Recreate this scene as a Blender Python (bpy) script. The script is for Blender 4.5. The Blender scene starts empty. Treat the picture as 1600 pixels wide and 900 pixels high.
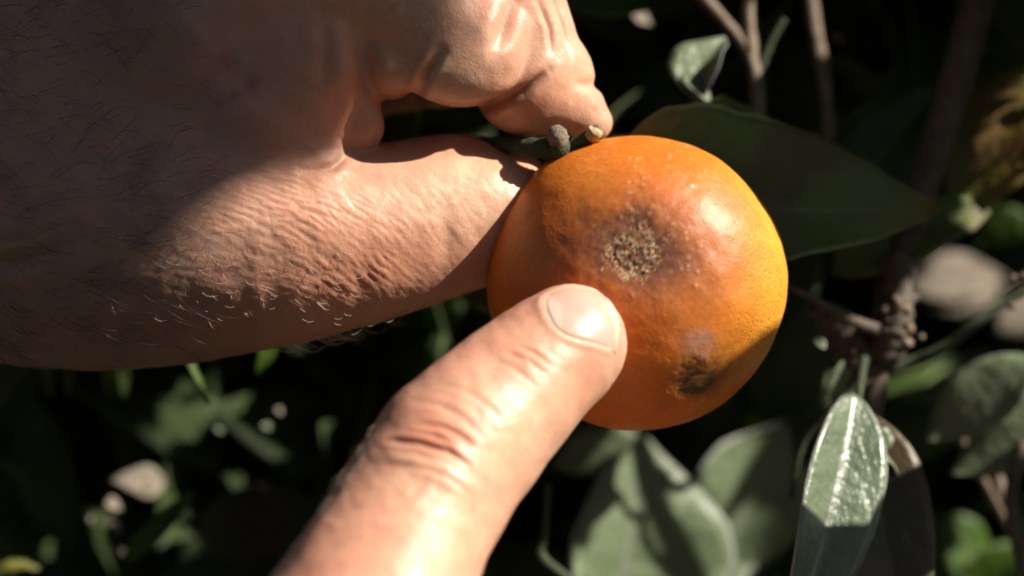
import bpy, math, random
import numpy as np
from mathutils import Vector, Matrix

random.seed(7); RNG = np.random.RandomState(7)
SC = bpy.context.scene
COL = SC.collection

# ------------------------------------------------------------------ camera, sky, sun, exposure
U = 0.00011            # metres per photograph pixel at the fruit
D = 4000.0             # camera distance in those units
CZ = 1.30              # camera height (m)
LDIR = Vector((0.745, -0.265, 0.61)).normalized()      # towards the sun

cam_d = bpy.data.cameras.new('camera'); cam = bpy.data.objects.new('camera', cam_d); COL.objects.link(cam)
cam.location = (0, 0, CZ); cam.rotation_euler = (math.pi/2, 0, 0)
cam_d.sensor_width = 36.0; cam_d.lens = 36.0*D/1600.0
cam_d.clip_start = 0.01; cam_d.clip_end = 500
cam_d.dof.use_dof = True; cam_d.dof.focus_distance = (D-120)*U; cam_d.dof.aperture_fstop = 6.7
SC.camera = cam

world = bpy.data.worlds.new('World'); SC.world = world; world.use_nodes = True
wn = world.node_tree; wn.nodes.clear()
wo = wn.nodes.new('ShaderNodeOutputWorld'); wb = wn.nodes.new('ShaderNodeBackground'); ws = wn.nodes.new('ShaderNodeTexSky')
ws.sky_type = 'NISHITA'; ws.sun_disc = False
EL = math.asin(LDIR.z); AZ = math.atan2(LDIR.x, LDIR.y)
ws.sun_elevation = EL; ws.sun_rotation = AZ
wb.inputs['Strength'].default_value = 0.09
wn.links.new(ws.outputs[0], wb.inputs[0]); wn.links.new(wb.outputs[0], wo.inputs[0])

sun_d = bpy.data.lights.new('sun', 'SUN'); sun = bpy.data.objects.new('sun', sun_d); COL.objects.link(sun)
sun_d.energy = 5.0; sun_d.angle = math.radians(0.5); sun_d.color = (1.0, 0.93, 0.80)
sun.rotation_euler = LDIR.to_track_quat('Z', 'Y').to_euler(); sun.location = (2, -1, 3)

SC.view_settings.view_transform = 'Standard'; SC.view_settings.look = 'None'
SC.view_settings.exposure = 0.90; SC.view_settings.gamma = 1.0
SC.cycles.max_bounces = 8; SC.cycles.transparent_max_bounces = 8

# ------------------------------------------------------------------ coordinates
OFF = np.array([0, 0, CZ])
def P(px, py, d=0.0):
    """point seen at photo position (px,py), d units nearer than the fruit centre plane -> units space"""
    s = (D-d)/D
    return np.array([(px-800.0)*s, D-d, (450.0-py)*s])
def PS(d): return (D-d)/D
def M3(u): return np.asarray(u, dtype=np.float64)*U + OFF            # units -> metres
def to_px(v):
    s = D/v[:, 1]
    return v[:, 0]*s+800.0, 450.0-v[:, 2]*s
LU = np.array(LDIR)

def tag(o, label=None, cat=None, group=None, kind=None):
    if label: o['label'] = label
    if cat: o['category'] = cat
    if group: o['group'] = group
    if kind: o['kind'] = kind
    return o

# ------------------------------------------------------------------ numpy noise
def _h(ix, iy, iz, seed):
    n = (ix.astype(np.int64)*374761393 + iy.astype(np.int64)*668265263 + iz.astype(np.int64)*2147483647 + seed*144665) & 0x7fffffff
    n = ((n ^ (n >> 13))*1274126177) & 0x7fffffff
    n = (n ^ (n >> 16)) & 0xffff
    return n/65535.0
def vnoise(p, seed=0):
    i = np.floor(p); f = p-i; f = f*f*f*(f*(f*6-15)+10)
    i = i.astype(np.int64); r = 0
    for dx in (0, 1):
        for dy in (0, 1):
            for dz in (0, 1):
                w = (f[:, 0] if dx else 1-f[:, 0])*(f[:, 1] if dy else 1-f[:, 1])*(f[:, 2] if dz else 1-f[:, 2])
                r = r+w*_h(i[:, 0]+dx, i[:, 1]+dy, i[:, 2]+dz, seed)
    return r*2-1
def fbm(p, oct=4, seed=0):
    r = 0; a = 1.0; t = 0
    for k in range(oct):
        r = r+a*vnoise(p*(2.03**k)+k*17.3, seed+k); t += a; a *= .5
    return r/t
def worley2(x, y, seed=0):
    """F1 and F2-F1 of a 2-D cell pattern"""
    ix = np.floor(x).astype(np.int64); iy = np.floor(y).astype(np.int64); z = np.zeros_like(ix)
    f1 = np.full(x.shape, 9.0); f2 = np.full(x.shape, 9.0)
    for dx in (-1, 0, 1):
        for dy in (-1, 0, 1):
            cx = ix+dx; cy = iy+dy
            qx = cx+_h(cx, cy, z, seed); qy = cy+_h(cx, cy, z+3, seed+9)
            d = np.hypot(qx-x, qy-y)
            f2 = np.where(d < f1, f1, np.minimum(f2, d)); f1 = np.minimum(f1, d)
    return f1, f2-f1
def sstep(a, b, x):
    t = np.clip((x-a)/(b-a), 0, 1); return t*t*(3-2*t)
def gauss(px, py, cx, cy, rx, ry=None, ang=0.0):
    ry = ry or rx; c, s = math.cos(math.radians(ang)), math.sin(math.radians(ang))
    dx, dy = px-cx, py-cy; a = (dx*c+dy*s)/rx; b = (-dx*s+dy*c)/ry
    return np.exp(-(a*a+b*b))
def segdist(px, py, pts):
    best = np.full(px.shape, 1e9); along = np.zeros(px.shape); sgn = np.zeros(px.shape)
    n = len(pts)-1
    for i in range(n):
        ax, ay = pts[i][:2]; bx, by = pts[i+1][:2]; vx, vy = bx-ax, by-ay; L2 = vx*vx+vy*vy+1e-9
        t = np.clip(((px-ax)*vx+(py-ay)*vy)/L2, 0, 1)
        d = np.hypot(px-ax-t*vx, py-ay-t*vy); m = d < best
        best = np.where(m, d, best); along = np.where(m, (i+t)/n, along)
        sgn = np.where(m, np.sign(vx*(py-ay)-vy*(px-ax)), sgn)
    return best, along, sgn

# ------------------------------------------------------------------ implicit surface -> mesh
class Field:
    def __init__(s, lo, hi, h):
        s.lo = np.array(lo, float); s.h = h
        n = np.ceil((np.array(hi)-s.lo)/h).astype(int)+1; s.n = n
        s.ax = [s.lo[i]+h*np.arange(n[i]) for i in range(3)]
        s.f = np.full(n, 1e3, np.float32)
    def box(s, lo, hi):
        sl = []
        for i in range(3):
            a = int(max(0, math.floor((lo[i]-s.lo[i])/s.h))); b = int(min(s.n[i], math.ceil((hi[i]-s.lo[i])/s.h)+1))
            if b <= a: return None
            sl.append(slice(a, b))
        return tuple(sl)
    def grid(s, sl):
        return (s.ax[0][sl[0]][:, None, None].astype(np.float32), s.ax[1][sl[1]][None, :, None].astype(np.float32), s.ax[2][sl[2]][None, None, :].astype(np.float32))
    @staticmethod
    def smin(a, b, k):
        if k <= 0: return np.minimum(a, b)
        h = np.maximum(k-np.abs(a-b), 0)/k
        return np.minimum(a, b)-h*h*k*0.25
    def cone(s, a, ra, b, rb, k=30, sub=False):
        a = np.array(a, float); b = np.array(b, float); m = max(ra, rb)+k+3*s.h
        sl = s.box(np.minimum(a, b)-m, np.maximum(a, b)+m)
        if sl is None: return
        X, Y, Z = s.grid(sl); v = b-a; L2 = float(v@v)+1e-6
        t = np.clip(((X-a[0])*v[0]+(Y-a[1])*v[1]+(Z-a[2])*v[2])/L2, 0, 1)
        d = np.sqrt((X-a[0]-t*v[0])**2+(Y-a[1]-t*v[1])**2+(Z-a[2]-t*v[2])**2)-(ra+(rb-ra)*t)
        if sub: s.f[sl] = -s.smin(-s.f[sl], d, k)
        else: s.f[sl] = s.smin(s.f[sl], d, k)
    def ell(s, c, r, k=30, rot=0.0, sub=False):
        """ellipsoid, rotated in the picture plane by rot degrees"""
        c = np.array(c, float); m = max(r)+k+3*s.h
        sl = s.box(c-m, c+m)
        if sl is None: return
        X, Y, Z = s.grid(sl); X = X-c[0]; Y = Y-c[1]; Z = Z-c[2]
        co, si = math.cos(math.radians(rot)), math.sin(math.radians(rot))
        X, Z = X*co+Z*si, -X*si+Z*co
        k0 = np.sqrt((X/r[0])**2+(Y/r[1])**2+(Z/r[2])**2); k1 = np.sqrt((X/r[0]**2)**2+(Y/r[1]**2)**2+(Z/r[2]**2)**2)+1e-9
        d = k0*(k0-1)/k1
        if sub: s.f[sl] = -s.smin(-s.f[sl], d, k)
        else: s.f[sl] = s.smin(s.f[sl], d, k)
    def chain(s, pts, k=30, own=None):
        """pts: (px,py,d,r) in picture terms"""
        for q, w in zip(pts[:-1], pts[1:]):
            s.cone(P(*q[:3]), q[3]*PS(q[2]), P(*w[:3]), w[3]*PS(w[2]), k)
    def surface(s):
        f = s.f; ins = f < 0; n = s.n
        c = [ins[dx:n[0]-1+dx, dy:n[1]-1+dy, dz:n[2]-1+dz] for dx in (0, 1) for dy in (0, 1) for dz in (0, 1)]
        anyi = np.zeros_like(c[0]); alli = np.ones_like(c[0])
        for q in c: anyi |= q; alli &= q
        act = anyi & ~alli; idx = np.argwhere(act); cid = np.full(act.shape, -1, np.int32); cid[act] = np.arange(len(idx))
        acc = np.zeros((len(idx), 3)); cnt = np.zeros(len(idx))
        I = idx
        def val(o): return f[I[:, 0]+o[0], I[:, 1]+o[1], I[:, 2]+o[2]].astype(np.float64)
        for a in range(3):
            for p in (0, 1):
                for q in (0, 1):
                    o0 = [0, 0, 0]; o0[(a+1) % 3] = p; o0[(a+2) % 3] = q; o1 = list(o0); o1[a] = 1
                    v0, v1 = val(o0), val(o1); m = (v0 < 0) != (v1 < 0)
                    t = np.where(m, v0/np.where(m, v0-v1, 1), 0)
                    pos = np.tile(np.array(o0, float), (len(I), 1)); pos[:, a] = t
                    acc[m] += pos[m]; cnt[m] += 1
        V = s.lo+s.h*(I+acc/cnt[:, None])
        F = []
        for a in range(3):
            b, c2 = (a+1) % 3, (a+2) % 3
            sl0 = [slice(1, -1)]*3; sl0[a] = slice(0, -1); sl1 = [slice(1, -1)]*3; sl1[a] = slice(1, None)
            A = ins[tuple(sl0)]; B = ins[tuple(sl1)]
            for flip, m in ((0, A & ~B), (1, ~A & B)):
                e = np.argwhere(m); g = e.copy(); g[:, b] += 1; g[:, c2] += 1
                def cc(db, dc):
                    h = g.copy(); h[:, b] += db; h[:, c2] += dc
                    return cid[h[:, 0], h[:, 1], h[:, 2]]
                q = np.stack([cc(-1, -1), cc(0, -1), cc(0, 0), cc(-1, 0)], 1)
                if flip: q = q[:, ::-1]
                F.append(q)
        F = np.concatenate(F); F = F[(F >= 0).all(1)]
        return V, F
def vnormals(V, F):
    e1 = V[F[:, 2]]-V[F[:, 0]]; e2 = V[F[:, 3]]-V[F[:, 1]]; fn = np.cross(e1, e2); N = np.zeros_like(V)
    for i in range(4):
        for a in range(3): N[:, a] += np.bincount(F[:, i], fn[:, a], len(V))
    return N/(np.linalg.norm(N, axis=1)[:, None]+1e-12)
def relax(V, F, it=2, lam=.5):
    E = np.concatenate([F[:, [0, 1]], F[:, [1, 2]], F[:, [2, 3]], F[:, [3, 0]]])
    deg = np.bincount(E[:, 0], minlength=len(V))+np.bincount(E[:, 1], minlength=len(V))
    for _ in range(it):
        for l in (lam, -lam*1.03):
            S = np.zeros_like(V)
            for a in range(3): S[:, a] = np.bincount(E[:, 0], V[E[:, 1], a], len(V))+np.bincount(E[:, 1], V[E[:, 0], a], len(V))
            V = V+l*(S/deg[:, None]-V)
    return V
def np_mesh(name, V, F, mat, parent=None, origin=None, pigment=None, attrs=None, smooth=True, uv=None):
    """V in units space, origin in units space"""
    me = bpy.data.meshes.new(name); W = M3(V)
    o0 = M3(origin) if origin is not None else np.zeros(3)
    W = W-o0
    F = np.asarray(F); me.vertices.add(len(W)); me.vertices.foreach_set('co', W.astype(np.float32).ravel())
    k = F.shape[1]; me.loops.add(F.size); me.loops.foreach_set('vertex_index', F.astype(np.int32).ravel())
    me.polygons.add(len(F)); me.polygons.foreach_set('loop_start', np.arange(0, F.size, k, dtype=np.int32))
    me.polygons.foreach_set('loop_total', np.full(len(F), k, np.int32)) if hasattr(me.polygons[0], 'loop_total') and False else None
    me.update(calc_edges=True); me.validate()
    if smooth: me.polygons.foreach_set('use_smooth', np.ones(len(me.polygons), bool))
    if pigment is not None:
        a = me.attributes.new('pigment', 'FLOAT_COLOR', 'POINT')
        a.data.foreach_set('color', np.concatenate([pigment, np.ones((len(pigment), 1))], 1).astype(np.float32).ravel())
    for kx, v in (attrs or {}).items():
        a = me.attributes.new(kx, 'FLOAT', 'POINT'); a.data.foreach_set('value', v.astype(np.float32))
    if uv is not None:
        l = me.uv_layers.new(name='UVMap'); vi = np.empty(len(me.loops), np.int32); me.loops.foreach_get('vertex_index', vi)
        l.data.foreach_set('uv', uv[vi].astype(np.float32).ravel())
    me.materials.append(mat)
    o = bpy.data.objects.new(name, me); COL.objects.link(o)
    o.location = o0
    if parent is not None:
        o.location = o0-np.array(parent.location); o.parent = parent
    return o
def empty(name, origin):
    o = bpy.data.objects.new(name, None); COL.objects.link(o); o.location = M3(origin); o.empty_display_size = .01
    return o

# ------------------------------------------------------------------ materials
def mat(name):
    m = bpy.data.materials.new(name); m.use_nodes = True; nt = m.node_tree
    b = nt.nodes['Principled BSDF']
    return m, nt, b, (lambda t: nt.nodes.new(t)), nt.links.new
def mixc(nt, fac, a, b, mode='MIX'):
    n = nt.nodes.new('ShaderNodeMix'); n.data_type = 'RGBA'; n.blend_type = mode; n.clamp_factor = True
    for s, v in ((0, fac), (6, a), (7, b)):
        if hasattr(v, 'is_output') or isinstance(v, bpy.types.NodeSocket): nt.links.new(v, n.inputs[s])
        elif isinstance(v, (int, float)): n.inputs[s].default_value = v
        else: n.inputs[s].default_value = (*v, 1)
    return n.outputs[2]
def ramp(nt, src, stops):
    r = nt.nodes.new('ShaderNodeValToRGB'); nt.links.new(src, r.inputs[0]); e = r.color_ramp.elements
    while len(e) < len(stops): e.new(0.5)
    for q, (p, c) in zip(e, stops):
        q.position = p; q.color = (c, c, c, 1) if isinstance(c, (int, float)) else (*c, 1)
    return r.outputs[0]
def noise(nt, vec, scale, detail=4, rough=.6, dist=0.0):
    n = nt.nodes.new('ShaderNodeTexNoise'); n.inputs['Scale'].default_value = scale; n.inputs['Detail'].default_value = detail
    n.inputs['Roughness'].default_value = rough; n.inputs['Distortion'].default_value = dist
    nt.links.new(vec, n.inputs['Vector']); return n.outputs[0]
def bump(nt, h, strength, dist, prev=None):
    b = nt.nodes.new('ShaderNodeBump'); b.inputs['Strength'].default_value = strength; b.inputs['Distance'].default_value = dist
    nt.links.new(h, b.inputs['Height'])
    if prev is not None: nt.links.new(prev, b.inputs['Normal'])
    return b.outputs[0]
def geo_pos(nt):
    t = nt.nodes.new('ShaderNodeTexCoord'); return t.outputs['Object']

def skin_material():
    m, nt, b, N, L = mat('skin')
    a = N('ShaderNodeAttribute'); a.attribute_name = 'pigment'
    co = geo_pos(nt)
    n1 = noise(nt, co, 260, 5, .65); n2 = noise(nt, co, 1400, 3, .6)
    c = mixc(nt, ramp(nt, n1, [(.35, 0.0), (.7, .5)]), a.outputs['Color'], (.50, .21, .13))
    c2 = mixc(nt, ramp(nt, n2, [(.3, .25), (.7, 0.0)]), c, (.36, .18, .11))
    L(c2, b.inputs['Base Color'])
    b.inputs['Roughness'].default_value = .46; b.inputs['Specular IOR Level'].default_value = .42
    L(ramp(nt, n1, [(.3, .38), (.75, .56)]), b.inputs['Roughness'])
    b.inputs['Subsurface Weight'].default_value = .55; b.inputs['Subsurface Radius'].default_value = (1, .33, .18)
    b.inputs['Subsurface Scale'].default_value = .0022
    v = N('ShaderNodeTexVoronoi'); v.feature = 'DISTANCE_TO_EDGE'; v.inputs['Scale'].default_value = 1350; v.inputs['Randomness'].default_value = 1
    L(co, v.inputs['Vector'])
    vr = ramp(nt, v.outputs[0], [(0, 0.0), (.22, 1.0)])
    b1 = bump(nt, vr, .16, .00009); b2 = bump(nt, n2, .35, .00012, b1); b3 = bump(nt, n1, .3, .0004, b2)
    L(b3, b.inputs['Normal'])
    return m
def nail_material():
    m, nt, b, N, L = mat('fingernail')
    co = geo_pos(nt); a = N('ShaderNodeAttribute'); a.attribute_name = 'pigment'
    L(a.outputs['Color'], b.inputs['Base Color'])
    b.inputs['Roughness'].default_value = .27; b.inputs['Subsurface Weight'].default_value = .3
    b.inputs['Subsurface Radius'].default_value = (1, .4, .3); b.inputs['Subsurface Scale'].default_value = .0012
    b.inputs['Specular IOR Level'].default_value = .6
    tc = N('ShaderNodeTexCoord'); mp = N('ShaderNodeMapping'); L(tc.outputs['UV'], mp.inputs[0]); mp.inputs['Scale'].default_value = (1.2, 26, 1)
    n = noise(nt, mp.outputs[0], 1.0, 3, .6); L(bump(nt, n, .35, .00012), b.inputs['Normal'])
    return m
def fruit_material():
    m, nt, b, N, L = mat('mandarin_rind')
    a = N('ShaderNodeAttribute'); a.attribute_name = 'pigment'
    wet = N('ShaderNodeAttribute'); wet.attribute_name = 'wet'
    pit = N('ShaderNodeAttribute'); pit.attribute_name = 'pits'
    co = geo_pos(nt)
    n1 = noise(nt, co, 900, 4, .6); n0 = noise(nt, co, 160, 5, .65, .6)
    c = mixc(nt, ramp(nt, n0, [(.35, .22), (.65, 0.0)]), a.outputs['Color'], (.42, .10, .008))
    c = mixc(nt, ramp(nt, n1, [(.45, 0.0), (.8, .25)]), c, (.80, .36, .06))
    L(c, b.inputs['Base Color'])
    L(wet.outputs['Fac'], b.inputs['Roughness'])
    b.inputs['Specular IOR Level'].default_value = .5
    b.inputs['Subsurface Weight'].default_value = .35; b.inputs['Subsurface Radius'].default_value = (1, .38, .06); b.inputs['Subsurface Scale'].default_value = .0024
    v = N('ShaderNodeTexVoronoi'); v.feature = 'F1'; v.inputs['Scale'].default_value = 1150; L(co, v.inputs['Vector'])
    vr = ramp(nt, v.outputs[0], [(.0, 0.0), (.45, 1.0)])
    mu = N('ShaderNodeMath'); mu.operation = 'MULTIPLY'; L(vr, mu.inputs[0]); L(pit.outputs['Fac'], mu.inputs[1])
    b1 = bump(nt, mu.outputs[0], .75, .00016); b2 = bump(nt, n1, .28, .0001, b1); b3 = bump(nt, n0, .3, .0005, b2)
    L(b3, b.inputs['Normal'])
    return m
def leaf_material(name, c1, c2, rough=.38, trans=.18, spot=None, spots=0.0, coat=0.0):
    m, nt, b, N, L = mat(name)
    oi = N('ShaderNodeObjectInfo'); tc = N('ShaderNodeTexCoord'); uv = N('ShaderNodeSeparateXYZ'); L(tc.outputs['UV'], uv.inputs[0])
    co = tc.outputs['Object']
    n = noise(nt, co, 90, 5, .65); n3 = noise(nt, co, 700, 3, .6)
    c = mixc(nt, ramp(nt, n, [(.35, 0.0), (.65, 1.0)]), c1, c2)
    c = mixc(nt, oi.outputs['Random'], c, tuple(.55*x for x in c1), 'MIX') if name == 'leaf_green' else c
    # midrib and side veins from the leaf's own coordinates
    d = N('ShaderNodeMath'); d.operation = 'SUBTRACT'; L(uv.outputs[1], d.inputs[0]); d.inputs[1].default_value = .5
    ab = N('ShaderNodeMath'); ab.operation = 'ABSOLUTE'; L(d.outputs[0], ab.inputs[0])
    rib = ramp(nt, ab.outputs[0], [(0.005, 1.0), (.016, 0.0)])
    s = N('ShaderNodeMath'); s.operation = 'MULTIPLY_ADD'; L(ab.outputs[0], s.inputs[0]); s.inputs[1].default_value = -.9; L(uv.outputs[0], s.inputs[2])
    w = N('ShaderNodeMath'); w.operation = 'MULTIPLY'; L(s.outputs[0], w.inputs[0]); w.inputs[1].default_value = 62.0
    w2 = N('ShaderNodeMath'); w2.operation = 'SINE'; L(w.outputs[0], w2.inputs[0])
    vein = ramp(nt, w2.outputs[0], [(.80, 0.0), (.99, 1.0)])
    c = mixc(nt, rib, c, tuple(min(.2, 1.5*x+.02) for x in c2))
    vm = N('ShaderNodeMath'); vm.operation = 'MULTIPLY'; L(vein, vm.inputs[0]); vm.inputs[1].default_value = .15
    c = mixc(nt, vm.outputs[0], c, tuple(min(1, 1.5*x) for x in c2))
    mg = ramp(nt, ab.outputs[0], [(.475, 0.0), (.49, 1.0)]); c = mixc(nt, mg, c, (.34, .36, .16) if name == 'leaf_dark_underside' else tuple(min(.26, 2*x+.05) for x in c2))  # pale margin; on the dark leaf brightened to stand in for its sunlit rim
    if spot:
        ns = noise(nt, co, 55, 3, .5); c = mixc(nt, ramp(nt, ns, [(.5-spots*.2, 0.0), (.62, .9)]), c, spot)
    L(c, b.inputs['Base Color'])
    L(ramp(nt, n, [(.3, rough-.08), (.7, rough+.12)]), b.inputs['Roughness'])
    b.inputs['Coat Weight'].default_value = coat; b.inputs['Coat Roughness'].default_value = .22
    b1 = bump(nt, n3, .3, .0002); ad = N('ShaderNodeMath'); ad.operation = 'ADD'; L(rib, ad.inputs[0]); L(vein, ad.inputs[1])
    b2 = bump(nt, ad.outputs[0], .16, .0001, b1); b3 = bump(nt, n, .7, .0022, b2); L(b3, b.inputs['Normal'])
    tr = N('ShaderNodeBsdfTranslucent'); mx = N('ShaderNodeMixShader'); mx.inputs[0].default_value = trans
    tcol = mixc(nt, .6, c, (c2[0]*2.2+.03, c2[1]*2.6+.05, c2[2]*.5)); L(tcol, tr.inputs[0])
    L(b.outputs[0], mx.inputs[1]); L(tr.outputs[0], mx.inputs[2])
    out = nt.nodes['Material Output']; L(mx.outputs[0], out.inputs[0])
    return m
def bark_material(name, c1, c2, scale=300):
    m, nt, b, N, L = mat(name)
    co = geo_pos(nt); n = noise(nt, co, scale, 6, .7); n2 = noise(nt, co, scale*4, 3, .6)
    L(mixc(nt, ramp(nt, n, [(.35, 0.0), (.65, 1.0)]), c1, c2), b.inputs['Base Color'])
    b.inputs['Roughness'].default_value = .75
    L(bump(nt, n2, .5, .0003, bump(nt, n, .6, .0008)), b.inputs['Normal']); return m
def ground_material():
    m, nt, b, N, L = mat('orchard_soil')
    co = geo_pos(nt); n = noise(nt, co, 3, 6, .7); n2 = noise(nt, co, 60, 6, .7)
    c = mixc(nt, ramp(nt, n, [(.4, 0.0), (.6, 1.0)]), (.05, .035, .022), (.035, .045, .016))
    c = mixc(nt, ramp(nt, n2, [(.4, 0.0), (.7, .5)]), c, (.11, .08, .05))
    L(c, b.inputs['Base Color']); b.inputs['Roughness'].default_value = .95
    L(bump(nt, n2, .8, .02), b.inputs['Normal']); return m

MSKIN = skin_material(); MNAIL = nail_material(); MFRUIT = fruit_material()
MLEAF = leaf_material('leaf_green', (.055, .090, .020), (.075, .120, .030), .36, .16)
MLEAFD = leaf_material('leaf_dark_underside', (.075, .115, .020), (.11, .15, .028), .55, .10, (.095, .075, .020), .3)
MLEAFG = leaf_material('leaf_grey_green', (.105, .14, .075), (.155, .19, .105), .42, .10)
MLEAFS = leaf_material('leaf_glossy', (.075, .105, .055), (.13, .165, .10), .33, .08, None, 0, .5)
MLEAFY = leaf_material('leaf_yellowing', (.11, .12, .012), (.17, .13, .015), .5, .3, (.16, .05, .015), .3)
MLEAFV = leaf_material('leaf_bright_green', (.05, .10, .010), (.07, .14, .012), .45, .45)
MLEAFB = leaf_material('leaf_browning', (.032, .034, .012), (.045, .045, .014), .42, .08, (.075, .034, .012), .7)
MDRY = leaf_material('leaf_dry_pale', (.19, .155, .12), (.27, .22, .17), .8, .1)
MTWIG = bark_material('twig_bark', (.055, .040, .028), (.12, .09, .065))
MTWIGG = bark_material('green_stem', (.022, .034, .014), (.055, .070, .028), 500)
MTWIGP = bark_material('pale_bark', (.16, .115, .08), (.26, .195, .14))
MCUT = bark_material('cut_wood', (.34, .26, .12), (.55, .45, .22), 900)
MBUTTON = bark_material('dry_button', (.11, .08, .06), (.30, .24, .17), 900)
MGROUND = ground_material()
mh, nth, bh, _, _ = mat('hair_strand'); bh.inputs['Base Color'].default_value = (.62, .52, .40, 1); bh.inputs['Roughness'].default_value = .28  # pale base colour stands in for sun glint on the strands
mh2, nth2, bh2, _, _ = mat('dark_hair_strand'); bh2.inputs['Base Color'].default_value = (.022, .016, .013, 1); bh2.inputs['Roughness'].default_value = .4

# ------------------------------------------------------------------ ground
gv = []; gf = []
NG = 40
for i in range(NG+1):
    for j in range(NG+1):
        x = (i/NG*2-1); y = (j/NG*2-1)
        X = math.copysign(abs(x)**3*200+abs(x)*2, x); Y = math.copysign(abs(y)**3*200+abs(y)*2, y)
        gv.append((X/U, Y/U, (-CZ+.03*math.sin(X*3.1)*math.cos(Y*2.7))/U))
for i in range(NG):
    for j in range(NG):
        a = i*(NG+1)+j; gf.append((a, a+NG+1, a+NG+2, a+1))
g = np_mesh('ground', np.array(gv), np.array(gf), MGROUND); tag(g, kind='structure')

# ------------------------------------------------------------------ generic builders
def tube(pts, radii, seg=8, cap=True, wob=0.0, seed=0):
    """pts (n,3) units"""
    pts = np.array(pts, float); n = len(pts); T = np.gradient(pts, axis=0); T /= np.linalg.norm(T, axis=1)[:, None]+1e-9
    ref = np.array([0.3, 1, .2]); V = []; F = []
    for i in range(n):
        a = np.cross(T[i], ref); a /= np.linalg.norm(a)+1e-9; b = np.cross(T[i], a)
        for j in range(seg):
            th = 2*math.pi*j/seg; r = radii[i]*(1+wob*math.sin(3.1*th+i*1.7+seed)*.6+wob*math.sin(i*2.3+j*5.1+seed)*.6)
            V.append(pts[i]+r*(a*math.cos(th)+b*math.sin(th)))
    for i in range(n-1):
        for j in range(seg):
            k = (j+1) % seg; F.append((i*seg+j, i*seg+k, (i+1)*seg+k, (i+1)*seg+j))
    if cap:
        for e, i in ((0, 0), (1, n-1)):
            c = len(V); V.append(pts[i]+(T[i] if e else -T[i])*radii[i]*.35)
            for j in range(seg):
                k = (j+1) % seg
                q = (i*seg+j, i*seg+k, c, c) if e else (i*seg+k, i*seg+j, c, c)
                F.append(q)
    return np.array(V), F
def smooth_path(ctrl, n=6):
    """Catmull-Rom through rows (x,y,z,r)"""
    c = np.array(ctrl, float); c = np.vstack([2*c[0]-c[1], c, 2*c[-1]-c[-2]]); out = []
    for i in range(1, len(c)-2):
        for t in np.linspace(0, 1, n, endpoint=False):
            a, b, d, e = c[i-1], c[i], c[i+1], c[i+2]
            out.append(.5*((2*b)+(d-a)*t+(2*a-5*b+4*d-e)*t*t+(-a+3*b-3*d+e)*t**3))
    out.append(c[-2]); return np.array(out)
def poly_mesh(name, V, F, m, parent=None, smooth=True, origin=None, uv=None):
    me = bpy.data.meshes.new(name); o0 = M3(origin) if origin is not None else (np.array(parent.location) if parent else np.zeros(3))
    W = M3(V)-o0
    me.from_pydata([tuple(v) for v in W], [], [tuple(dict.fromkeys(f)) for f in F]); me.update()
    if smooth: me.polygons.foreach_set('use_smooth', [True]*len(me.polygons))
    if uv is not None:
        l = me.uv_layers.new(name='UVMap')
        for lp in me.loops: l.data[lp.index].uv = uv[lp.vertex_index]
    me.materials.append(m); o = bpy.data.objects.new(name, me); COL.objects.link(o)
    o.location = o0
    if parent is not None: o.location = o0-np.array(parent.location); o.parent = parent
    return o
def stem(name, ctrl, m, parent, seg=8, wob=.06, n=6):
    """ctrl: (px,py,d,r)"""
    c = [tuple(P(q[0], q[1], q[2]))+(q[3]*PS(q[2]),) for q in ctrl]
    c = smooth_path(c, n); V, F = tube(c[:, :3], c[:, 3], seg, True, wob, len(ctrl)+ctrl[0][0])
    return poly_mesh(name, V, F, m, parent)

def leaf_geo(nu=10, nv=6, width=.4, fold=.18, bend=.15, wave=.03, peak=.45, tip=1.0, seed=0, th=.006, wl=None, wr=None, curl=0.0, serr=0.0):
    """unit leaf along +x, side y, normal z; returns V, F(quads), uv. wl/wr: half widths left/right"""
    wl = width/2 if wl is None else wl; wr = width/2 if wr is None else wr
    V = []; UV = []; rs = random.Random(seed)
    ph = [rs.uniform(0, 6.3) for _ in range(4)]
    for i in range(nu+1):
        t = i/nu
        q = t**(math.log(.5)/math.log(peak))
        w = max(0.0, math.sin(math.pi*q))**.75
        w *= 1-.25*tip*sstep(.75, 1, t)
        if t < .001 or t > .999: w = .012
        for j in range(nv+1):
            v = j/nv*2-1; ww = (wl if v > 0 else wr)*w*(1+serr*math.sin(t*37+ph[2])+serr*.6*math.sin(t*71+ph[3]))
            y = v*ww; a = abs(v)
            z = fold*a*ww*1.6-bend*(t-.3)**2+wave*math.sin(t*7+ph[0]+v*1.3)*a**1.5+wave*.6*math.sin(t*15+ph[1])*a*a - curl*a**3*w*.3
            V.append((t, y, z)); UV.append((t, .5+.5*v))
    n = len(V); V = np.array(V, float); W = V.copy(); W[:, 2] -= th
    V = np.vstack([V, W]); UV = np.array(UV+UV); F = []
    s = nv+1
    for i in range(nu):
        for j in range(nv):
            a = i*s+j; F.append((a, a+s, a+s+1, a+1)); F.append((n+a, n+a+1, n+a+s+1, n+a+s))
    for i in range(nu):
        for j in (0, nv):
            a = i*s+j; F.append((a, n+a, n+a+s, a+s) if j == 0 else (a, a+s, n+a+s, n+a))
    for j in range(nv):
        F.append((j, j+1, n+j+1, n+j)); a = nu*s+j; F.append((a, n+a, n+a+1, a+1))
    return V, np.array(F), UV
def leaf_frame(base, tip, nrm):
    x = np.array(tip, float)-np.array(base, float); L = np.linalg.norm(x); x /= L; n = np.array(nrm, float); n -= x*(n@x); n /= np.linalg.norm(n)
    y = np.cross(n, x); return np.array(base, float), np.stack([x*L, y*L, n*L], 0)
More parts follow.
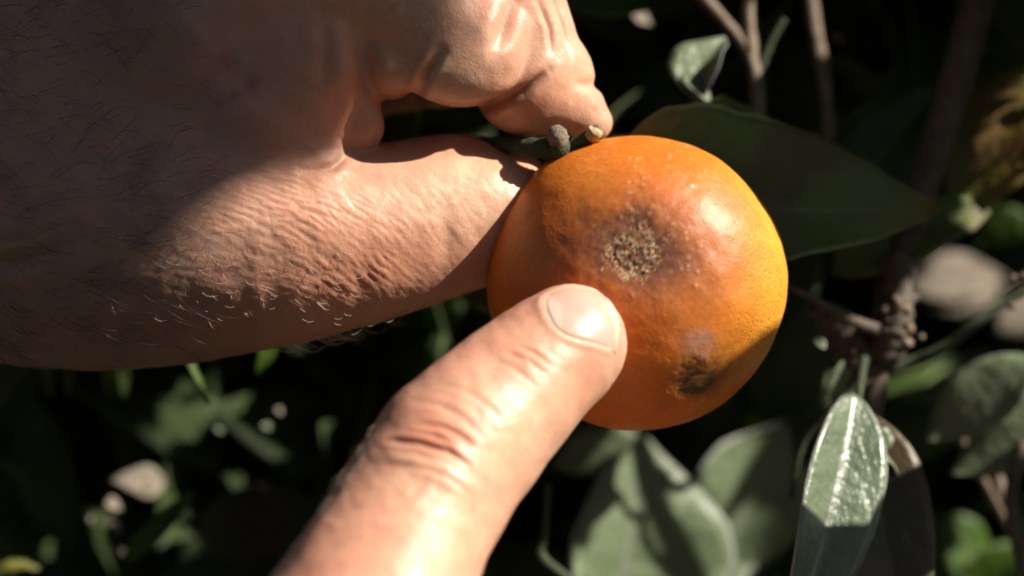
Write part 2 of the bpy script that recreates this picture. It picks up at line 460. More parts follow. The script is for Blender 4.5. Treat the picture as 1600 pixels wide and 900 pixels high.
def leaf(parent, base, tip, nrm, m, label=None, nu=18, nv=8, name='leaf', **kw):
    """base/tip: (px,py,d); nrm in picture terms (right, up, toward camera)"""
    b = P(*base); t = P(*tip); nn = (nrm[0], -nrm[2], nrm[1])
    V, F, uv = leaf_geo(nu=nu, nv=nv, **kw); o, R = leaf_frame(b, t, nn)
    W = o+V@R
    ob = np_mesh(name, W, F, m, parent, origin=b, uv=uv)
    if label: ob['label'] = label
    return ob

# ------------------------------------------------------------------ the mandarin
FC = P(994, 442, 0)
FR = np.array([235.0, 205.0, 231.0])
def build_fruit():
    nu, nv = 400, 260
    # poles along the fruit's own axis: stem up-left and behind
    ax = np.array([-.50, .52, .69]); ax /= np.linalg.norm(ax)
    e1 = np.cross(ax, [0, 1, 0]); e1 /= np.linalg.norm(e1); e2 = np.cross(ax, e1)
    th = np.linspace(0, math.pi, nv+1); ph = np.linspace(0, 2*math.pi, nu, endpoint=False)
    T, Ph = np.meshgrid(th, ph, indexing='ij')
    N = (np.cos(T)[..., None]*ax+(np.sin(T)*np.cos(Ph))[..., None]*e1+(np.sin(T)*np.sin(Ph))[..., None]*e2).reshape(-1, 3)
    F = []
    I = np.arange(nv)[:, None]*nu; J = np.arange(nu)[None, :]; K = (J+1) % nu
    F = np.stack([I+J, I+nu+J, I+nu+K, I+K], -1).reshape(-1, 4)[:, ::-1]
    r = 1/np.sqrt(((N/FR)**2).sum(1))                               # ellipsoid radius in that direction
    cosax = N@ax
    r *= 1+.018*fbm(N*1.4+3, 3, 5)+.006*fbm(N*5, 3, 8)
    r *= 1-.07*np.exp(-((1-cosax)/.05))-.03*np.exp(-((1+cosax)/.05))
    # shoulder folds radiating from the stem
    az = np.arctan2(N@e2, N@e1)
    r *= 1+.010*np.sin(az*9+1.5*fbm(N*2, 2, 3))*np.exp(-((1-cosax)/.28)**2)*sstep(0, .03, 1-cosax)
    V = FC+N*r[:, None]; px, py = to_px(V); front = V[:, 1] < FC[1]+40
    fr = front.astype(float)
    n1 = fbm(V/38.0, 4, 11); n2 = fbm(V/13.0, 3, 12); n3 = fbm(V/90.0, 3, 13)
    wx = px+22*n1; wy = py+22*fbm(V/38.0+40, 4, 14)
    rot = np.clip(gauss(wx, wy, 1003, 385, 104, 76, 12)*1.25, 0, 1)*fr                  # soft brown bruise
    core = np.clip(gauss(wx, wy, 985, 388, 52, 50)*1.3, 0, 1)*fr
    halo = gauss(wx, wy, 1012, 420, 128, 95, 25)*fr
    dark2 = gauss(wx, wy, 1090, 594, 52, 22, -25)*fr; dark3 = gauss(wx, wy, 940, 368, 30, 20)*fr
    pale = gauss(wx, wy, 1086, 538, 24, 20)*fr
    scab = gauss(wx, wy, 1074, 572, 15, 12)*fr
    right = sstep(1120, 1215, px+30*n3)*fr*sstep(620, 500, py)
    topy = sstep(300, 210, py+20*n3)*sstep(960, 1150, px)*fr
    # geometry: bruise sinks, crust stands in little grains
    f1, e = worley2(px/7.0+.9*n2, py/8.5+.9*n1, 4)
    rg = 1-2.6*np.abs(fbm(V/7.5, 3, 71)); rg2 = 1-2.6*np.abs(fbm(V/5.0+9, 2, 72)); gran = np.clip(sstep(.35, .95, rg)*.8+sstep(.5, 1, rg2)*.5*sstep(-.2, .3, n2), 0, 1)
    crust_mask = sstep(.42, .72, core+.25*n2+.12*n1)*fr
    tw = gauss(wx, wy, 990, 400, 44, 40); crust_mask = np.clip(crust_mask*sstep(.12, .5, tw+.3*n2), 0, 1)
    disp = -7*rot-6*core+crust_mask*(gran*2.6-1)-5*dark2
    # juice droplets / tiny blisters
    dl = np.zeros(len(V)); rs = np.random.RandomState(3)
    lines = [(1005, 240, 985, 330, 14), (1062, 235, 1072, 285, 9), (965, 330, 1020, 345, 10), (1040, 330, 1100, 440, 16), (950, 400, 1000, 470, 12), (1000, 300, 1040, 380, 10)]
    drops = []
    for x0, y0, x1, y1, c in lines:
        for k in range(c):
            t = rs.rand(); drops.append((x0+(x1-x0)*t+rs.randn()*13, y0+(y1-y0)*t+rs.randn()*9, rs.uniform(1.3, 2.8)))
    for dx, dy, dr in drops: dl = np.maximum(dl, np.exp(-(((px-dx)**2+(py-dy)**2)/dr**2)))
    disp += 1.7*dl*fr
    # fine scratches over the upper face
    sc = np.abs(vnoise(np.stack([px/60+py/300, py/5.0-px/38.0, V[:, 1]/80], 1), 31)); scr = sstep(.10, 0, sc)*gauss(px, py, 930, 250, 90, 40)*fr
    # shallow dent on the lower right flank
    disp += -9*gauss(px, py, 1165, 545, 60, 26, -48)*fr
    V = V+N*disp[:, None]
    base = np.array([.66, .150, .010])*np.ones((len(V), 1)); c = base.copy()
    def mixto(c, col, a): a = np.clip(a, 0, 1)[:, None]; return c*(1-a)+np.array(col)*a
    c = mixto(c, (.68, .21, .015), sstep(-.3, .5, n3)*.5)
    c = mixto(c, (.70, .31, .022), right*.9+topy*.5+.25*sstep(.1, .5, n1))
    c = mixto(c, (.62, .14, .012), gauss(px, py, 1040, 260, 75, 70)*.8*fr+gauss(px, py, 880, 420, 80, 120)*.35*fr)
    c = mixto(c, (.40, .105, .03), np.clip(halo*.95, 0, 1)*(.85+.35*n1))
    c = mixto(c, (.46, .15, .018), gauss(wx, wy, 1110, 455, 45, 50)*.5*fr)
    c = mixto(c, (.40, .18, .012), gauss(wx, wy, 1120, 560, 65, 34, -30)*.55*fr)
    c = mixto(c, (.13, .050, .035), rot*.95)
    c = mixto(c, (.095, .045, .035), core*.70+dark3*.75)
    c = mixto(c, (.030, .022, .010), dark2*1.15)
    c = mixto(c, (.42, .32, .33), pale*.9*(.7+.6*n2)); c = mixto(c, (.46, .24, .05), scab*.5)
    c = mixto(c, (.50, .40, .24), crust_mask*(gran*.85)*sstep(-.4, .3, n2+.25*sstep(385, 420, py)))
    c = mixto(c, (.70, .50, .36), dl*.35*fr); c = mixto(c, (.72, .32, .08), scr*.4)
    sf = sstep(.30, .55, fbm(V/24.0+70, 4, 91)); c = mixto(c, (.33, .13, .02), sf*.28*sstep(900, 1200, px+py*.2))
    wet = .48-.08*rot+.3*crust_mask*gran-.14*dl+.08*right+.05*n1-.06*core
    pits = .05+.8*right+.16*sstep(.2, 1, 1-rot)
    root = empty('mandarin', FC)
    tag(root, 'orange mandarin with a brown rotten patch and pale mould crust, held by its stem', 'fruit')
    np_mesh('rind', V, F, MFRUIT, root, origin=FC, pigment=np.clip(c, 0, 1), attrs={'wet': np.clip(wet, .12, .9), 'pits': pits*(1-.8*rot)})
    # stem end: calyx button and the two cut stalks
    stem('stalk', [(915, 262, -20, 20), (890, 244, 20, 21), (862, 234, 34, 19), (830, 230, 26, 15), (790, 226, -10, 13), (745, 226, -60, 12), (690, 230, -110, 11), (640, 226, -160, 10)], MTWIGG, root, 12, .06)
    stem('stalk', [(872, 240, 36, 17), (874, 228, 46, 18), (874, 222, 50, 15)], MTWIGG, root, 14, .05, 4)
    stem('cut_end', [(874, 226, 48, 14), (872, 215, 54, 16.5), (868, 206, 56, 15), (864, 199, 56, 9)], MBUTTON, root, 14, .10, 4)
    stem('stalk', [(884, 236, 30, 12), (903, 224, 34, 11), (918, 214, 38, 11), (928, 209, 40, 12)], MTWIGG, root, 12, .04, 4)
    stem('cut_end', [(922, 214, 44, 10), (928, 208, 50, 12.5), (931, 204, 53, 12), (932, 202, 54, 7)], MCUT, root, 14, .05, 4)
    stem('cut_ring', [(928, 210, 38, 11), (936, 205, 40, 13.5), (940, 202, 42, 11)], MBUTTON, root, 12, .1, 3)
    # small leaf of the calyx behind the rind
    return root
build_fruit()

# ------------------------------------------------------------------ hair
def hairs(name, V, N, mask, count, dirf, lenr, rad, m, parent, seed, curl=.5):
    rs = np.random.RandomState(seed); w = mask/mask.sum(); ids = rs.choice(len(V), count, p=w)
    VV = []; FF = []
    for i in ids:
        p = V[i]-N[i]*1.0; n = N[i]; d = np.array(dirf(V[i], rs), float); d -= n*(d@n)*.8; d /= np.linalg.norm(d)
        s = np.cross(n, d); L = rs.uniform(*lenr); c = rs.uniform(-curl, curl); pts = []
        for k in range(6):
            t = k/5; pts.append(p+d*L*t+n*L*(.32*math.sin(t*math.pi*.9))+s*L*c*t*t)
        R = [rad*(1-.75*k/5) for k in range(6)]
        v, f = tube(pts, R, 3, False); b = len(VV)
        VV.extend(v); FF.extend([tuple(x+b for x in q) for q in f])
    o = np_mesh(name, np.array(VV), np.array(FF), m, parent, origin=np.array([(parent.location[0])/U, parent.location[1]/U, (parent.location[2]-CZ)/U]))
    tag(o, kind='stuff'); return o

def crease(px, py, pts, w, depth, bulge=0.0, taper=True):
    d, al, _ = segdist(px, py, pts)
    e = np.sin(np.pi*np.clip(al, 0.02, .98))**.6 if taper else 1.0
    return (-depth*np.exp(-(d/w)**2)+bulge*np.exp(-((d-2.2*w)/(1.3*w))**2))*e

# ------------------------------------------------------------------ left hand (pinches the stalk)
HAND = {}
def build_left_hand():
    lo = P(-700, 900, -420); hi = P(1010, -560, 330)
    f = Field((min(lo[0], hi[0])-150, D-360, -330), (180, D+520, 900), 3.6)
    # thumb
    f.chain([(768, 333, -62, 108), (700, 336, -50, 116), (630, 352, -30, 118), (560, 372, -8, 116)], 40)
    f.chain([(560, 372, -8, 116), (500, 372, -2, 128), (420, 375, -5, 150), (300, 372, -20, 180), (180, 362, -35, 198), (60, 352, -45, 206), (-120, 330, -70, 215), (-420, 300, -110, 225), (-640, 285, -130, 235)], 60)
    # body of the hand, back towards the camera
    f.ell(P(250, 130, -90), (330, 200, 270), 90, 12)
    f.ell(P(60, 120, -110), (360, 210, 290), 90, 0)
    f.chain([(-60, 150, -110, 230), (-420, 190, -140, 225), (-640, 210, -150, 230)], 110)
    f.chain([(330, 30, -60, 190), (480, -70, -40, 150), (540, -110, -30, 135)], 90)
    # web and the two small skin pads beside it
    f.chain([(440, 180, 5, 130), (480, 120, 15, 105), (520, 60, 20, 95)], 50)
    f.chain([(530, 60, 20, 70), (548, 150, 36, 44), (562, 196, 34, 37), (540, 225, 22, 30)], 14)
    f.chain([(560, 20, 12, 80), (606, 108, 26, 50)], 7)
    # index: first phalanx across the top
    f.chain([(540, -10, 10, 118), (620, 10, 15, 108), (700, 45, 25, 108), (735, 60, 28, 104)], 8)
    f.chain([(735, 60, 28, 104), (790, 10, 15, 78)], 10)
    f.ell(P(722, 104, 72), (88, 60, 58), 26, 8)
    f.ell(P(610, 98, 66), (46, 44, 48), 14, 0)
    # second phalanx and tip, turning down behind it
    f.chain([(785, -10, 0, 90), (814, 60, -10, 86), (828, 118, -8, 86), (824, 132, -8, 83)], 4)
    f.chain([(828, 118, -8, 86), (868, 150, -14, 60), (914, 183, -20, 32), (930, 192, -20, 26)], 12)
    f.chain([(814, 60, -12, 84), (864, 108, -16, 58), (907, 165, -20, 37)], 12)
    # the other fingers, curled away behind
    for i, (dx, dy, dd) in enumerate([(0, 0, 0), (-60, 6, -110), (-130, 26, -205)]):
        f.chain([(430+dx*.6, -70+dy, -130+dd*.6, 110), (640+dx, -20+dy, -170+dd, 92), (730+dx, 30+dy, -185+dd, 84)], 30)
        f.chain([(730+dx, 30+dy, -185+dd, 82), (690+dx, 92+dy, -200+dd, 72), (600+dx, 105+dy, -195+dd, 66), (540+dx, 85+dy, -180+dd, 60)], 20)
    f.ell(P(380, 60, -250), (240, 190, 200), 80, 0)
    V, F = f.surface(); V = relax(V, F, 3); N = vnormals(V, F); px, py = to_px(V)
    face = sstep(-.05, .25, -N[:, 1])
    HAND['V'] = V[N[:, 1] < -.2]
    n1 = fbm(V/120.0, 3, 21); n2 = fbm(V/35.0, 4, 22); n3 = fbm(V/14.0, 3, 23)
    disp = 5*n1+1.3*n2
    # wrinkle net over the thumb joint
    reg = np.clip(gauss(px, py, 440, 345, 165, 75, 14)*1.5+gauss(px, py, 545, 420, 105, 60, -30)*.8, 0, 1)
    ang = np.radians(16+26*sstep(430, 620, px)+10*n1)
    cx, cy = px-300, py-300
    wa = cx+.3*cy; wbb = cy-.26*cx-.0022*np.maximum(cx-150, 0)**2+12*n1; wbb = wbb/np.sqrt(1+(.26+.0044*np.maximum(cx-150, 0))**2)
    _, e1 = worley2(wa/62+.25*n2, wbb/9.5+.25*n2, 6); _, e2 = worley2(wa/14+.3*n2, wbb/12+.4*n2+9, 8)
    disp += face*reg*(1.35*(sstep(0, .5, e1)-.8)*(.6+.6*np.abs(n1)*2)+.45*(sstep(0, .5, e2)-.8))
    # fainter fine lines along the rest of the thumb and the back
    _, e3 = worley2(wa/60+.3*n2, wbb/15+.4*n2+30, 10)
    fine = np.clip(gauss(px, py, 650, 350, 150, 95)*.55+gauss(px, py, 250, 330, 230, 200)*.6, 0, 1)*(1-reg)
    disp += face*fine*1.3*(sstep(0, .4, e3)-.8)
    # knobbly rows at the thumb's lower knuckle
    knob = gauss(px, py, 545, 440, 75, 42, -25); disp += face*knob*1.0*np.sin((px*.8-py*.6+10*n2)/11.0)*np.cos((px*.45+py*.9)/26.0)
    # flexion creases
    disp += -6*np.exp(-((py-132)/9)**2)*sstep(885, 925, px)+3*gauss(px, py, 905, 95, 30, 25)
    C = [([(650, 158), (658, 135), (672, 105), (690, 80)], 7, 12, 4), ([(725, 178), (775, 164), (815, 144), (858, 110)], 7.5, 13, 4), ([(575, 245), (590, 215), (596, 180)], 4, 2, 0),
         ([(560, 40), (570, 100), (572, 150)], 16, 9, 3), ([(862, -5), (880, 40), (892, 95)], 3.5, 3.5, 1.5), ([(838, -5), (858, 45), (862, 80)], 4, 3.5, 1.5), ([(880, 5), (897, 50), (905, 80)], 3, 2.5, 1),
         ([(800, -5), (792, 40), (775, 80)], 12, 9, 3), ([(-40, 420), (40, 404), (120, 372)], 15, 9, 4), ([(-40, 380), (50, 372), (110, 345)], 9, 5, 3),
         ([(540, 246), (520, 262), (470, 270)], 6, 5, 2), ([(570, 244), (555, 236), (530, 215)], 5, 4, 1), ([(130, 300), (200, 260), (260, 215)], 18, 6, 2),
         ([(690, 330), (700, 370), (690, 410)], 12, 2, 1), ([(500, 20), (510, 80), (500, 140)], 10, 3, 2), ([(60, 470), (160, 455), (260, 470)], 16, 3, 1)]
    for pts, w, dep, bu in C: disp += face*crease(px, py, pts, w, dep, bu)
    disp += face*2.5*np.sin((py-.35*px+18*n1)/24.0)*gauss(px, py, 60, 400, 170, 80)*.6
    V = V+N*disp[:, None]; N = vnormals(V, F)
    # pigment
    c = np.array([.63, .375, .265])*np.ones((len(V), 1))
    def mixto(c, col, a): a = np.clip(a, 0, 1)[:, None]; return c*(1-a)+np.array(col)*a
    c = mixto(c, (.46, .23, .16), sstep(-.1, .5, n2)*.45)
    c = mixto(c, (.46, .17, .11), gauss(px, py, 260, 520, 330, 90)*.9+gauss(px, py, 460, 150, 200, 170)*.6)  # red cast of the shaded lower edge and web put into the pigment
    c = mixto(c, (.72, .52, .35), gauss(px, py, 720, 290, 110, 60)*.7)  # sunlit patch of the thumb painted paler
    c = mixto(c, (.55, .24, .15), gauss(px, py, 545, 430, 110, 60)*.6+gauss(px, py, 640, 400, 120, 60)*.5+gauss(px, py, 690, 225, 140, 22)*.8)  # strip along the thumb top paints the forefinger's cast shadow
    c = mixto(c, (.60, .25, .15), gauss(px, py, 840, 170, 75, 45)*.7)
    c = mixto(c, (.62, .42, .28), gauss(px, py, 700, 120, 60, 45)*.6+gauss(px, py, 905, 130, 30, 70, -20)*.6)  # sunlit parts of the forefinger painted paler
    c = mixto(c, (.150, .118, .112), sstep(520, 200, px+40*n1)*.85)                 # back of the hand darkened, its shade put into the pigment
    c = mixto(c, (.60, .27, .19), sstep(.05, .45, fbm(V/60.0, 3, 88))*.5*sstep(380, 560, px))
    for x, y, r, a in [(352, 98, 17, .75), (392, 130, 13, .8), (366, 150, 9, .7), (342, 163, 7, .6), (48, 180, 9, .5), (180, 28, 14, .3), (300, 230, 10, .35), (222, 258, 7, .4)]:
        c = mixto(c, (.25, .05, .045), gauss(px+4*n3, py+4*n3, x, y, r)*a*face)
    org = P(-40, 560, -60); root = empty('hand', org)
    tag(root, 'large left hand in half shade, hairy back, thumb and forefinger pinching the fruit stalk', 'hand')
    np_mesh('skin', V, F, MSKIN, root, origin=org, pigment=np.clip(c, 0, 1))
    # hair: pale colour paints the glint over the thumb base, dark on the back
    m1 = face*np.clip(gauss(px, py, 440, 455, 120, 45, -10)+gauss(px, py, 330, 390, 70, 60)*.8+gauss(px, py, 300, 330, 80, 30)*.4, 0, 1)*(px < 560)
    hairs('knuckle_hair', V, N, m1, 85, lambda p, r: (1.0+r.randn()*.35, -.05, -.55+r.randn()*.5), (9, 24), .34, mh, root, 5, .4)
    m2 = face*np.clip(sstep(360, 200, px)*sstep(-120, -20, px)*sstep(600, 480, py), 0, 1)*(V[:, 1] < D+50)*(.3+np.clip(vnoise(V/80.0, 77), 0, 1))
    hairs('back_hair', V, N, m2, 620, lambda p, r: (1.0+r.randn()*.3, -.05, -.35+.5*math.sin(p[0]/130)+r.randn()*.3), (30, 85), .42, mh2, root, 6, .8)
    m3 = (np.abs(N[:, 1]) < .3)*gauss(px, py, 500, 500, 60, 30)
    hairs('rim_hair', V, N, m3, 26, lambda p, r: (1.0, -.1, -.2+r.randn()*.3), (25, 55), .55, mh, root, 8, .5)
    # thumbnail, edge-on on the far side
    return root
build_left_hand()

# ------------------------------------------------------------------ right hand (points at the bruise)
def build_right_hand():
    f = Field((-900, D-900, -1500), (230, D+30, 60), 3.6)
    f.chain([(893, 532, 216, 82), (878, 545, 224, 90), (825, 590, 252, 97), (765, 648, 288, 104)], 30)
    f.chain([(765, 648, 288, 104), (705, 712, 328, 114), (650, 800, 375, 118), (600, 900, 432, 126), (550, 1010, 490, 140)], 50)
    # back of the hand and the folded fingers, below the picture
    f.chain([(550, 1010, 490, 140), (480, 1150, 520, 172), (400, 1320, 560, 200), (330, 1480, 590, 190), (260, 1700, 630, 185)], 90)
    f.ell(P(530, 1240, 480), (240, 150, 230), 80, 0)
    for i, (dx, dy, dd) in enumerate([(0, 0, 0), (95, 95, -35), (170, 200, -75)]):
        f.chain([(600+dx, 1120+dy, 450+dd, 110), (700+dx, 1060+dy, 350+dd, 92), (735+dx, 1075+dy, 250+dd, 84)], 34)
        f.chain([(735+dx, 1075+dy, 250+dd, 82), (660+dx, 1190+dy, 210+dd, 74), (590+dx, 1240+dy, 260+dd, 66)], 20)
    f.chain([(400, 1330, 480, 130), (430, 1180, 340, 100), (520, 1090, 240, 84), (600, 1080, 190, 70)], 50)
    V, F = f.surface(); V = relax(V, F, 3); N = vnormals(V, F)
    px, py = to_px(V); face = sstep(-.1, .25, -N[:, 1])
    n1 = fbm(V/110.0, 3, 41); n2 = fbm(V/34.0, 4, 42); n3 = fbm(V/13.0, 3, 43)
    disp = 3.0*n1+1.1*n2
    # along / across the finger in the picture
    A = [(560, 1000), (600, 900), (650, 800), (705, 705), (820, 592), (893, 530), (950, 480)]
    dd, al, sg = segdist(px, py, A); s_al = al*6
    u = dd*sg; L = s_al*120.0
    # flexion folds over the middle joint: deep, arched across the finger
    def arc(cx, cy, half, bow, ang):
        a = math.radians(ang); r = []
        for k in range(9):
            t = k/4-1; x = t*half; y = -bow*(1-t*t); r.append((cx+x*math.cos(a)-y*math.sin(a), cy+x*math.sin(a)+y*math.cos(a)))
        return r
    C = [([(652, 666), (690, 668), (722, 684), (738, 697)], 4.5, 3.6, 1.9), ([(606, 690), (650, 693), (700, 706), (730, 726)], 4.0, 5.4, 2.4), ([(640, 680), (672, 682), (705, 694)], 4, 2.5, 1.2), ([(594, 728), (640, 728), (690, 742), (735, 770)], 4.5, 1.9, 1.2),
         (arc(700, 655, 60, 14, 27), 5, 1.6, 1.0), ([(590, 748), (630, 736), (665, 750), (640, 782), (600, 780)], 6, .8, 1.0), (arc(735, 630, 60, 13, 30), 4, 1.0, .6),
         ([(808, 540), (835, 550), (866, 574)], 3.5, 2.4, 1.2), ([(795, 552), (825, 562), (850, 582)], 3, 1.5, .8), ([(770, 560), (800, 572), (840, 602)], 4, 1.2, .6)]
    for pts, w, dep, bu in C: disp += face*crease(px+2.5*n2, py+2.5*n2, pts, w, dep, bu)
    # knuckle swelling
    disp += face*5*gauss(px, py, 670, 700, 75, 45, 25)
    # fine cross lines
    ring = np.sin((L+16*n2-.0022*u*u+.12*u)/5.6)*.6+np.sin((L+20*n1+.0015*u*u)/9.5)
    disp += face*ring*.7*np.clip(gauss(px, py, 745, 625, 120, 75, -50)*1.3+gauss(px, py, 640, 760, 120, 90)*.5, 0, 1)
    _, e1 = worley2(L/12+.6*n2, u/34+.4*n2, 6); disp += face*.4*(sstep(0, .4, e1)-.8)*np.clip(gauss(px, py, 590, 830, 130, 120)+gauss(px, py, 670, 690, 80, 60)*.6, 0, 1)
    # nail bed: frame of the nail
    nc = P(911, 487, 280); na = np.array([.90, .40, -.12]); na /= np.linalg.norm(na)    # toward the tip (right, away, down)
    nn = np.array([.10, -.72, .68]); nn -= na*(nn@na); nn /= np.linalg.norm(nn); nb = np.cross(nn, na)
    rel = V-nc; ua = rel@na; ub = rel@nb; un = rel@nn
    HL, HW = 54.0, 50.0
    def nshape(ua, ub):
        ra = ua/HL; rb = ub/HW
        back = (np.abs(np.minimum(ra, 0))**2.3+np.abs(rb)**2.6); fwd = np.maximum(np.abs(rb)**3.0, 0)+(np.maximum(ra, 0))**6
        return np.where(ra < 0, back, fwd)
    ns = nshape(ua, ub); onside = sstep(-80, -40, un)
    disp += onside*(-2.4*sstep(1.05, .8, ns)+1.8*np.exp(-((ns-1.35)/.28)**2)*sstep(.95, .6, ua/HL))
    V0 = V.copy(); N0 = N.copy()
    V = V+N*disp[:, None]; N = vnormals(V, F)
    c = np.array([.66, .395, .28])*np.ones((len(V), 1))
    def mixto(c, col, a): a = np.clip(a, 0, 1)[:, None]; return c*(1-a)+np.array(col)*a
    c = mixto(c, (.50, .26, .18), sstep(-.1, .5, n2)*.45)
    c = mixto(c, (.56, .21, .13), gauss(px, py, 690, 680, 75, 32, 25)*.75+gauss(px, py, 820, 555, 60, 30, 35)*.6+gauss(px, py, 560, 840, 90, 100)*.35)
    c = mixto(c, (.62, .28, .20), sstep(.05, .45, fbm(V/55.0, 3, 89))*.45+sstep(0, 90, u*-1)*.0+sstep(35, 100, -u)*.6)  # last term paints the pink shade down the finger's left side
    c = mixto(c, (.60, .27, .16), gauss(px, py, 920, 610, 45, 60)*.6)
    c = mixto(c, (.64, .45, .29), gauss(px, py, 790, 680, 40, 130, 38)*.7+gauss(px, py, 700, 830, 60, 90)*.5)  # sunlit right side of the finger painted paler
    c = mixto(c, (.66, .44, .33), np.exp(-((ns-1.15)/.3)**2)*onside*.6)
    for pts, w, dep, bu in C[:4]:
        d_, al_, _ = segdist(px, py, pts); c = mixto(c, (.46, .17, .11), np.exp(-(d_/(w*1.3))**2)*.5*face)
    org = P(600, 1000, 320); root = empty('hand', org)
    tag(root, 'right hand with its sunlit forefinger reaching up from the lower edge to touch the bruise', 'hand')
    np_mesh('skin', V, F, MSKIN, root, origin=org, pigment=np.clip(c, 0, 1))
    # the nail plate: project a grid along the nail normal on to the finger surface
    nuv, nvv = 30, 24; G = []; UV = []
    near = (np.abs(ua) < 95) & (np.abs(ub) < 95) & (un > -90) & ((N0@nn) > .0)
    Vn = V0[near]; qa, qb, qn = ua[near], ub[near], un[near]
    def height(a, b):
        d2 = (qa-a)**2+(qb-b)**2; w = np.exp(-d2/30.0); s = w.sum()
        return (w*qn).sum()/s if s > 1e-6 else qn[np.argmin(d2)]
    for i in range(nuv+1):
        ra = -1+2.06*i/nuv
        for j in range(nvv+1):
            rb = j/nvv*2-1
            hw = (1-abs(min(ra, 0))**2.3)**(1/2.6) if ra < 0 else 1.0
            hw = max(hw, .05)
            aa = ra*HL-(4*rb*rb if ra > .9 else 0); bb = rb*HW*hw
            h = height(aa, bb)+2.2*(1-.55*abs(rb)**4)
            if ra > .75: h = max(h, h+(ra-.75)*6)
            G.append(nc+na*aa+nb*bb+nn*(h-.8)); UV.append((i/nuv, j/nvv))
    G = np.array(G); n = len(G); G2 = G-nn*3.0; s = nvv+1; FF = []
    for i in range(nuv):
        for j in range(nvv):
            a = i*s+j; FF.append((a, a+s, a+s+1, a+1)); FF.append((n+a, n+a+1, n+a+s+1, n+a+s))
    for i in range(nuv):
        for j in (0, nvv):
            a = i*s+j; FF.append((a, n+a, n+a+s, a+s) if j == 0 else (a, a+s, n+a+s, n+a))
    for j in range(nvv):
        FF.append((j, j+1, n+j+1, n+j)); a = nuv*s+j; FF.append((a, n+a, n+a+1, a+1))
    UV = np.array(UV+UV); lun = sstep(.22, .12, UV[:, 0]+.12*np.abs(UV[:, 1]-.5)); edge = sstep(.90, .95, UV[:, 0]-.10*(2*(UV[:, 1]-.5))**2)
    cc = np.array([.66, .37, .30])*np.ones((2*n, 1)); cc = mixto(cc, (.70, .52, .45), lun*.6); cc = mixto(cc, (.74, .62, .46), edge*.85)
    np_mesh('fingernail', np.vstack([G, G2]), np.array(FF), MNAIL, root, origin=org, pigment=cc, uv=UV)
    mk = face*gauss(px, py, 560, 790, 60, 70)*(px < 640)
    hairs('finger_hair', V, N, mk, 46, lambda p, r: (.6+r.randn()*.3, -.1, .9+r.randn()*.3), (12, 30), .5, mh, root, 15, .8)
    return root
build_right_hand()

# ------------------------------------------------------------------ the citrus tree
TREE = empty('citrus_tree', (0, (D+9000), -CZ/U))
tag(TREE, 'dark leafy citrus tree filling the background, patches of sun on a few leaves', 'tree')
T = TREE
# ---- leaves one can single out
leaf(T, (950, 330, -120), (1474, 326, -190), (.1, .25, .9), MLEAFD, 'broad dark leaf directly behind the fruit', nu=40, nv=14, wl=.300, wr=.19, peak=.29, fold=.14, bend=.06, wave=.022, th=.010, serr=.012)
leaf(T, (1088, 158, -260), (1128, 52, -300), (-.5, .1, .75), MLEAFG, 'small folded pale leaf', nu=16, nv=8, wl=.42, wr=.28, peak=.45, fold=.5, bend=.25, wave=.03, th=.02)
leaf(T, (1065, 118, -262), (1112, 158, -250), (.2, .8, .7), MLEAFG, nu=8, nv=4, wl=.3, wr=.24, fold=.2, bend=.1, th=.03)
leaf(T, (1110, 155, -230), (1215, 185, -250), (.0, .9, .4), MLEAFD, nu=10, nv=4, wl=.14, wr=.14, fold=.2, bend=.2, th=.02)
leaf(T, (1310, 330, -420), (1462, 128, -470), (-.4, .2, .85), MLEAF, nu=14, nv=6, wl=.30, wr=.28, fold=.12, bend=.1)
leaf(T, (1500, 330, -400), (1640, 80, -430), (-.35, .1, .9), MLEAFY, 'yellowing leaf with a brown blotch', nu=18, nv=8, wl=.30, wr=.26, fold=.12, bend=.15)
leaf(T, (1300, 420, -350), (1560, 300, -380), (-.2, .4, .85), MLEAFD, nu=14, nv=6, wl=.2, wr=.2, fold=.15, bend=.2)
# pale sunlit leaf under the fruit, crossed by the shadow of a twig
leaf(T, (955, 1010, -640), (1010, 674, -650), (.55, .42, .75), MLEAFG, 'pale sunlit leaf below the fruit, striped by shadows, pointing up', nu=30, nv=12, wl=.34, wr=.54, peak=.40, fold=.12, bend=.10, wave=.03, serr=.012, th=.008)
leaf(T, (1075, 985, -790), (1236, 660, -770), (.55, .42, .75), MLEAFG, nu=30, nv=12, wl=.32, wr=.22, peak=.62, fold=.14, bend=.10, wave=.035, serr=.012, th=.008)
leaf(T, (950, 950, -800), (1212, 812, -790), (.6, .45, .7), MLEAFG, nu=24, nv=10, wl=.26, wr=.24, peak=.5, fold=.14, bend=.12, wave=.03, serr=.012, th=.008)
leaf(T, (1000, 680, -700), (860, 730, -720), (.2, .3, .9), MLEAFG, nu=10, nv=6, wl=.25, wr=.25, fold=.15, bend=.1)
# glossy pair at the lower right
leaf(T, (1338, 612, -150), (1252, 1010, 50), (.47, .34, .81), MLEAFS, 'upright glossy leaf with a bright sheen, lower right', nu=34, nv=12, wl=.17, wr=.15, peak=.42, fold=.22, bend=.14, wave=.008, th=.012, serr=.006)
leaf(T, (1345, 640, -190), (1420, 1040, -60), (.3, .2, 1), MLEAFB, 'brown-green leaf with sunlit shoulder, beside the glossy one', nu=34, nv=12, wl=.20, wr=.22, peak=.42, fold=.15, bend=.10, wave=.012, th=.010, serr=.005)
leaf(T, (1346, 672, -172), (1428, 748, -165), (.5, .35, .8), MLEAFG, nu=14, nv=6, wl=.22, wr=.27, fold=.4, bend=.2, wave=.05, th=.03)
leaf(T, (1620, 560, -420), (1440, 690, -460), (.3, .5, .8), MLEAFG, nu=16, nv=6, wl=.22, wr=.24, fold=.12, bend=.1)
leaf(T, (1700, 620, -440), (1480, 740, -470), (.3, .5, .8), MLEAFG, nu=16, nv=6, wl=.22, wr=.20, fold=.12, bend=.1)
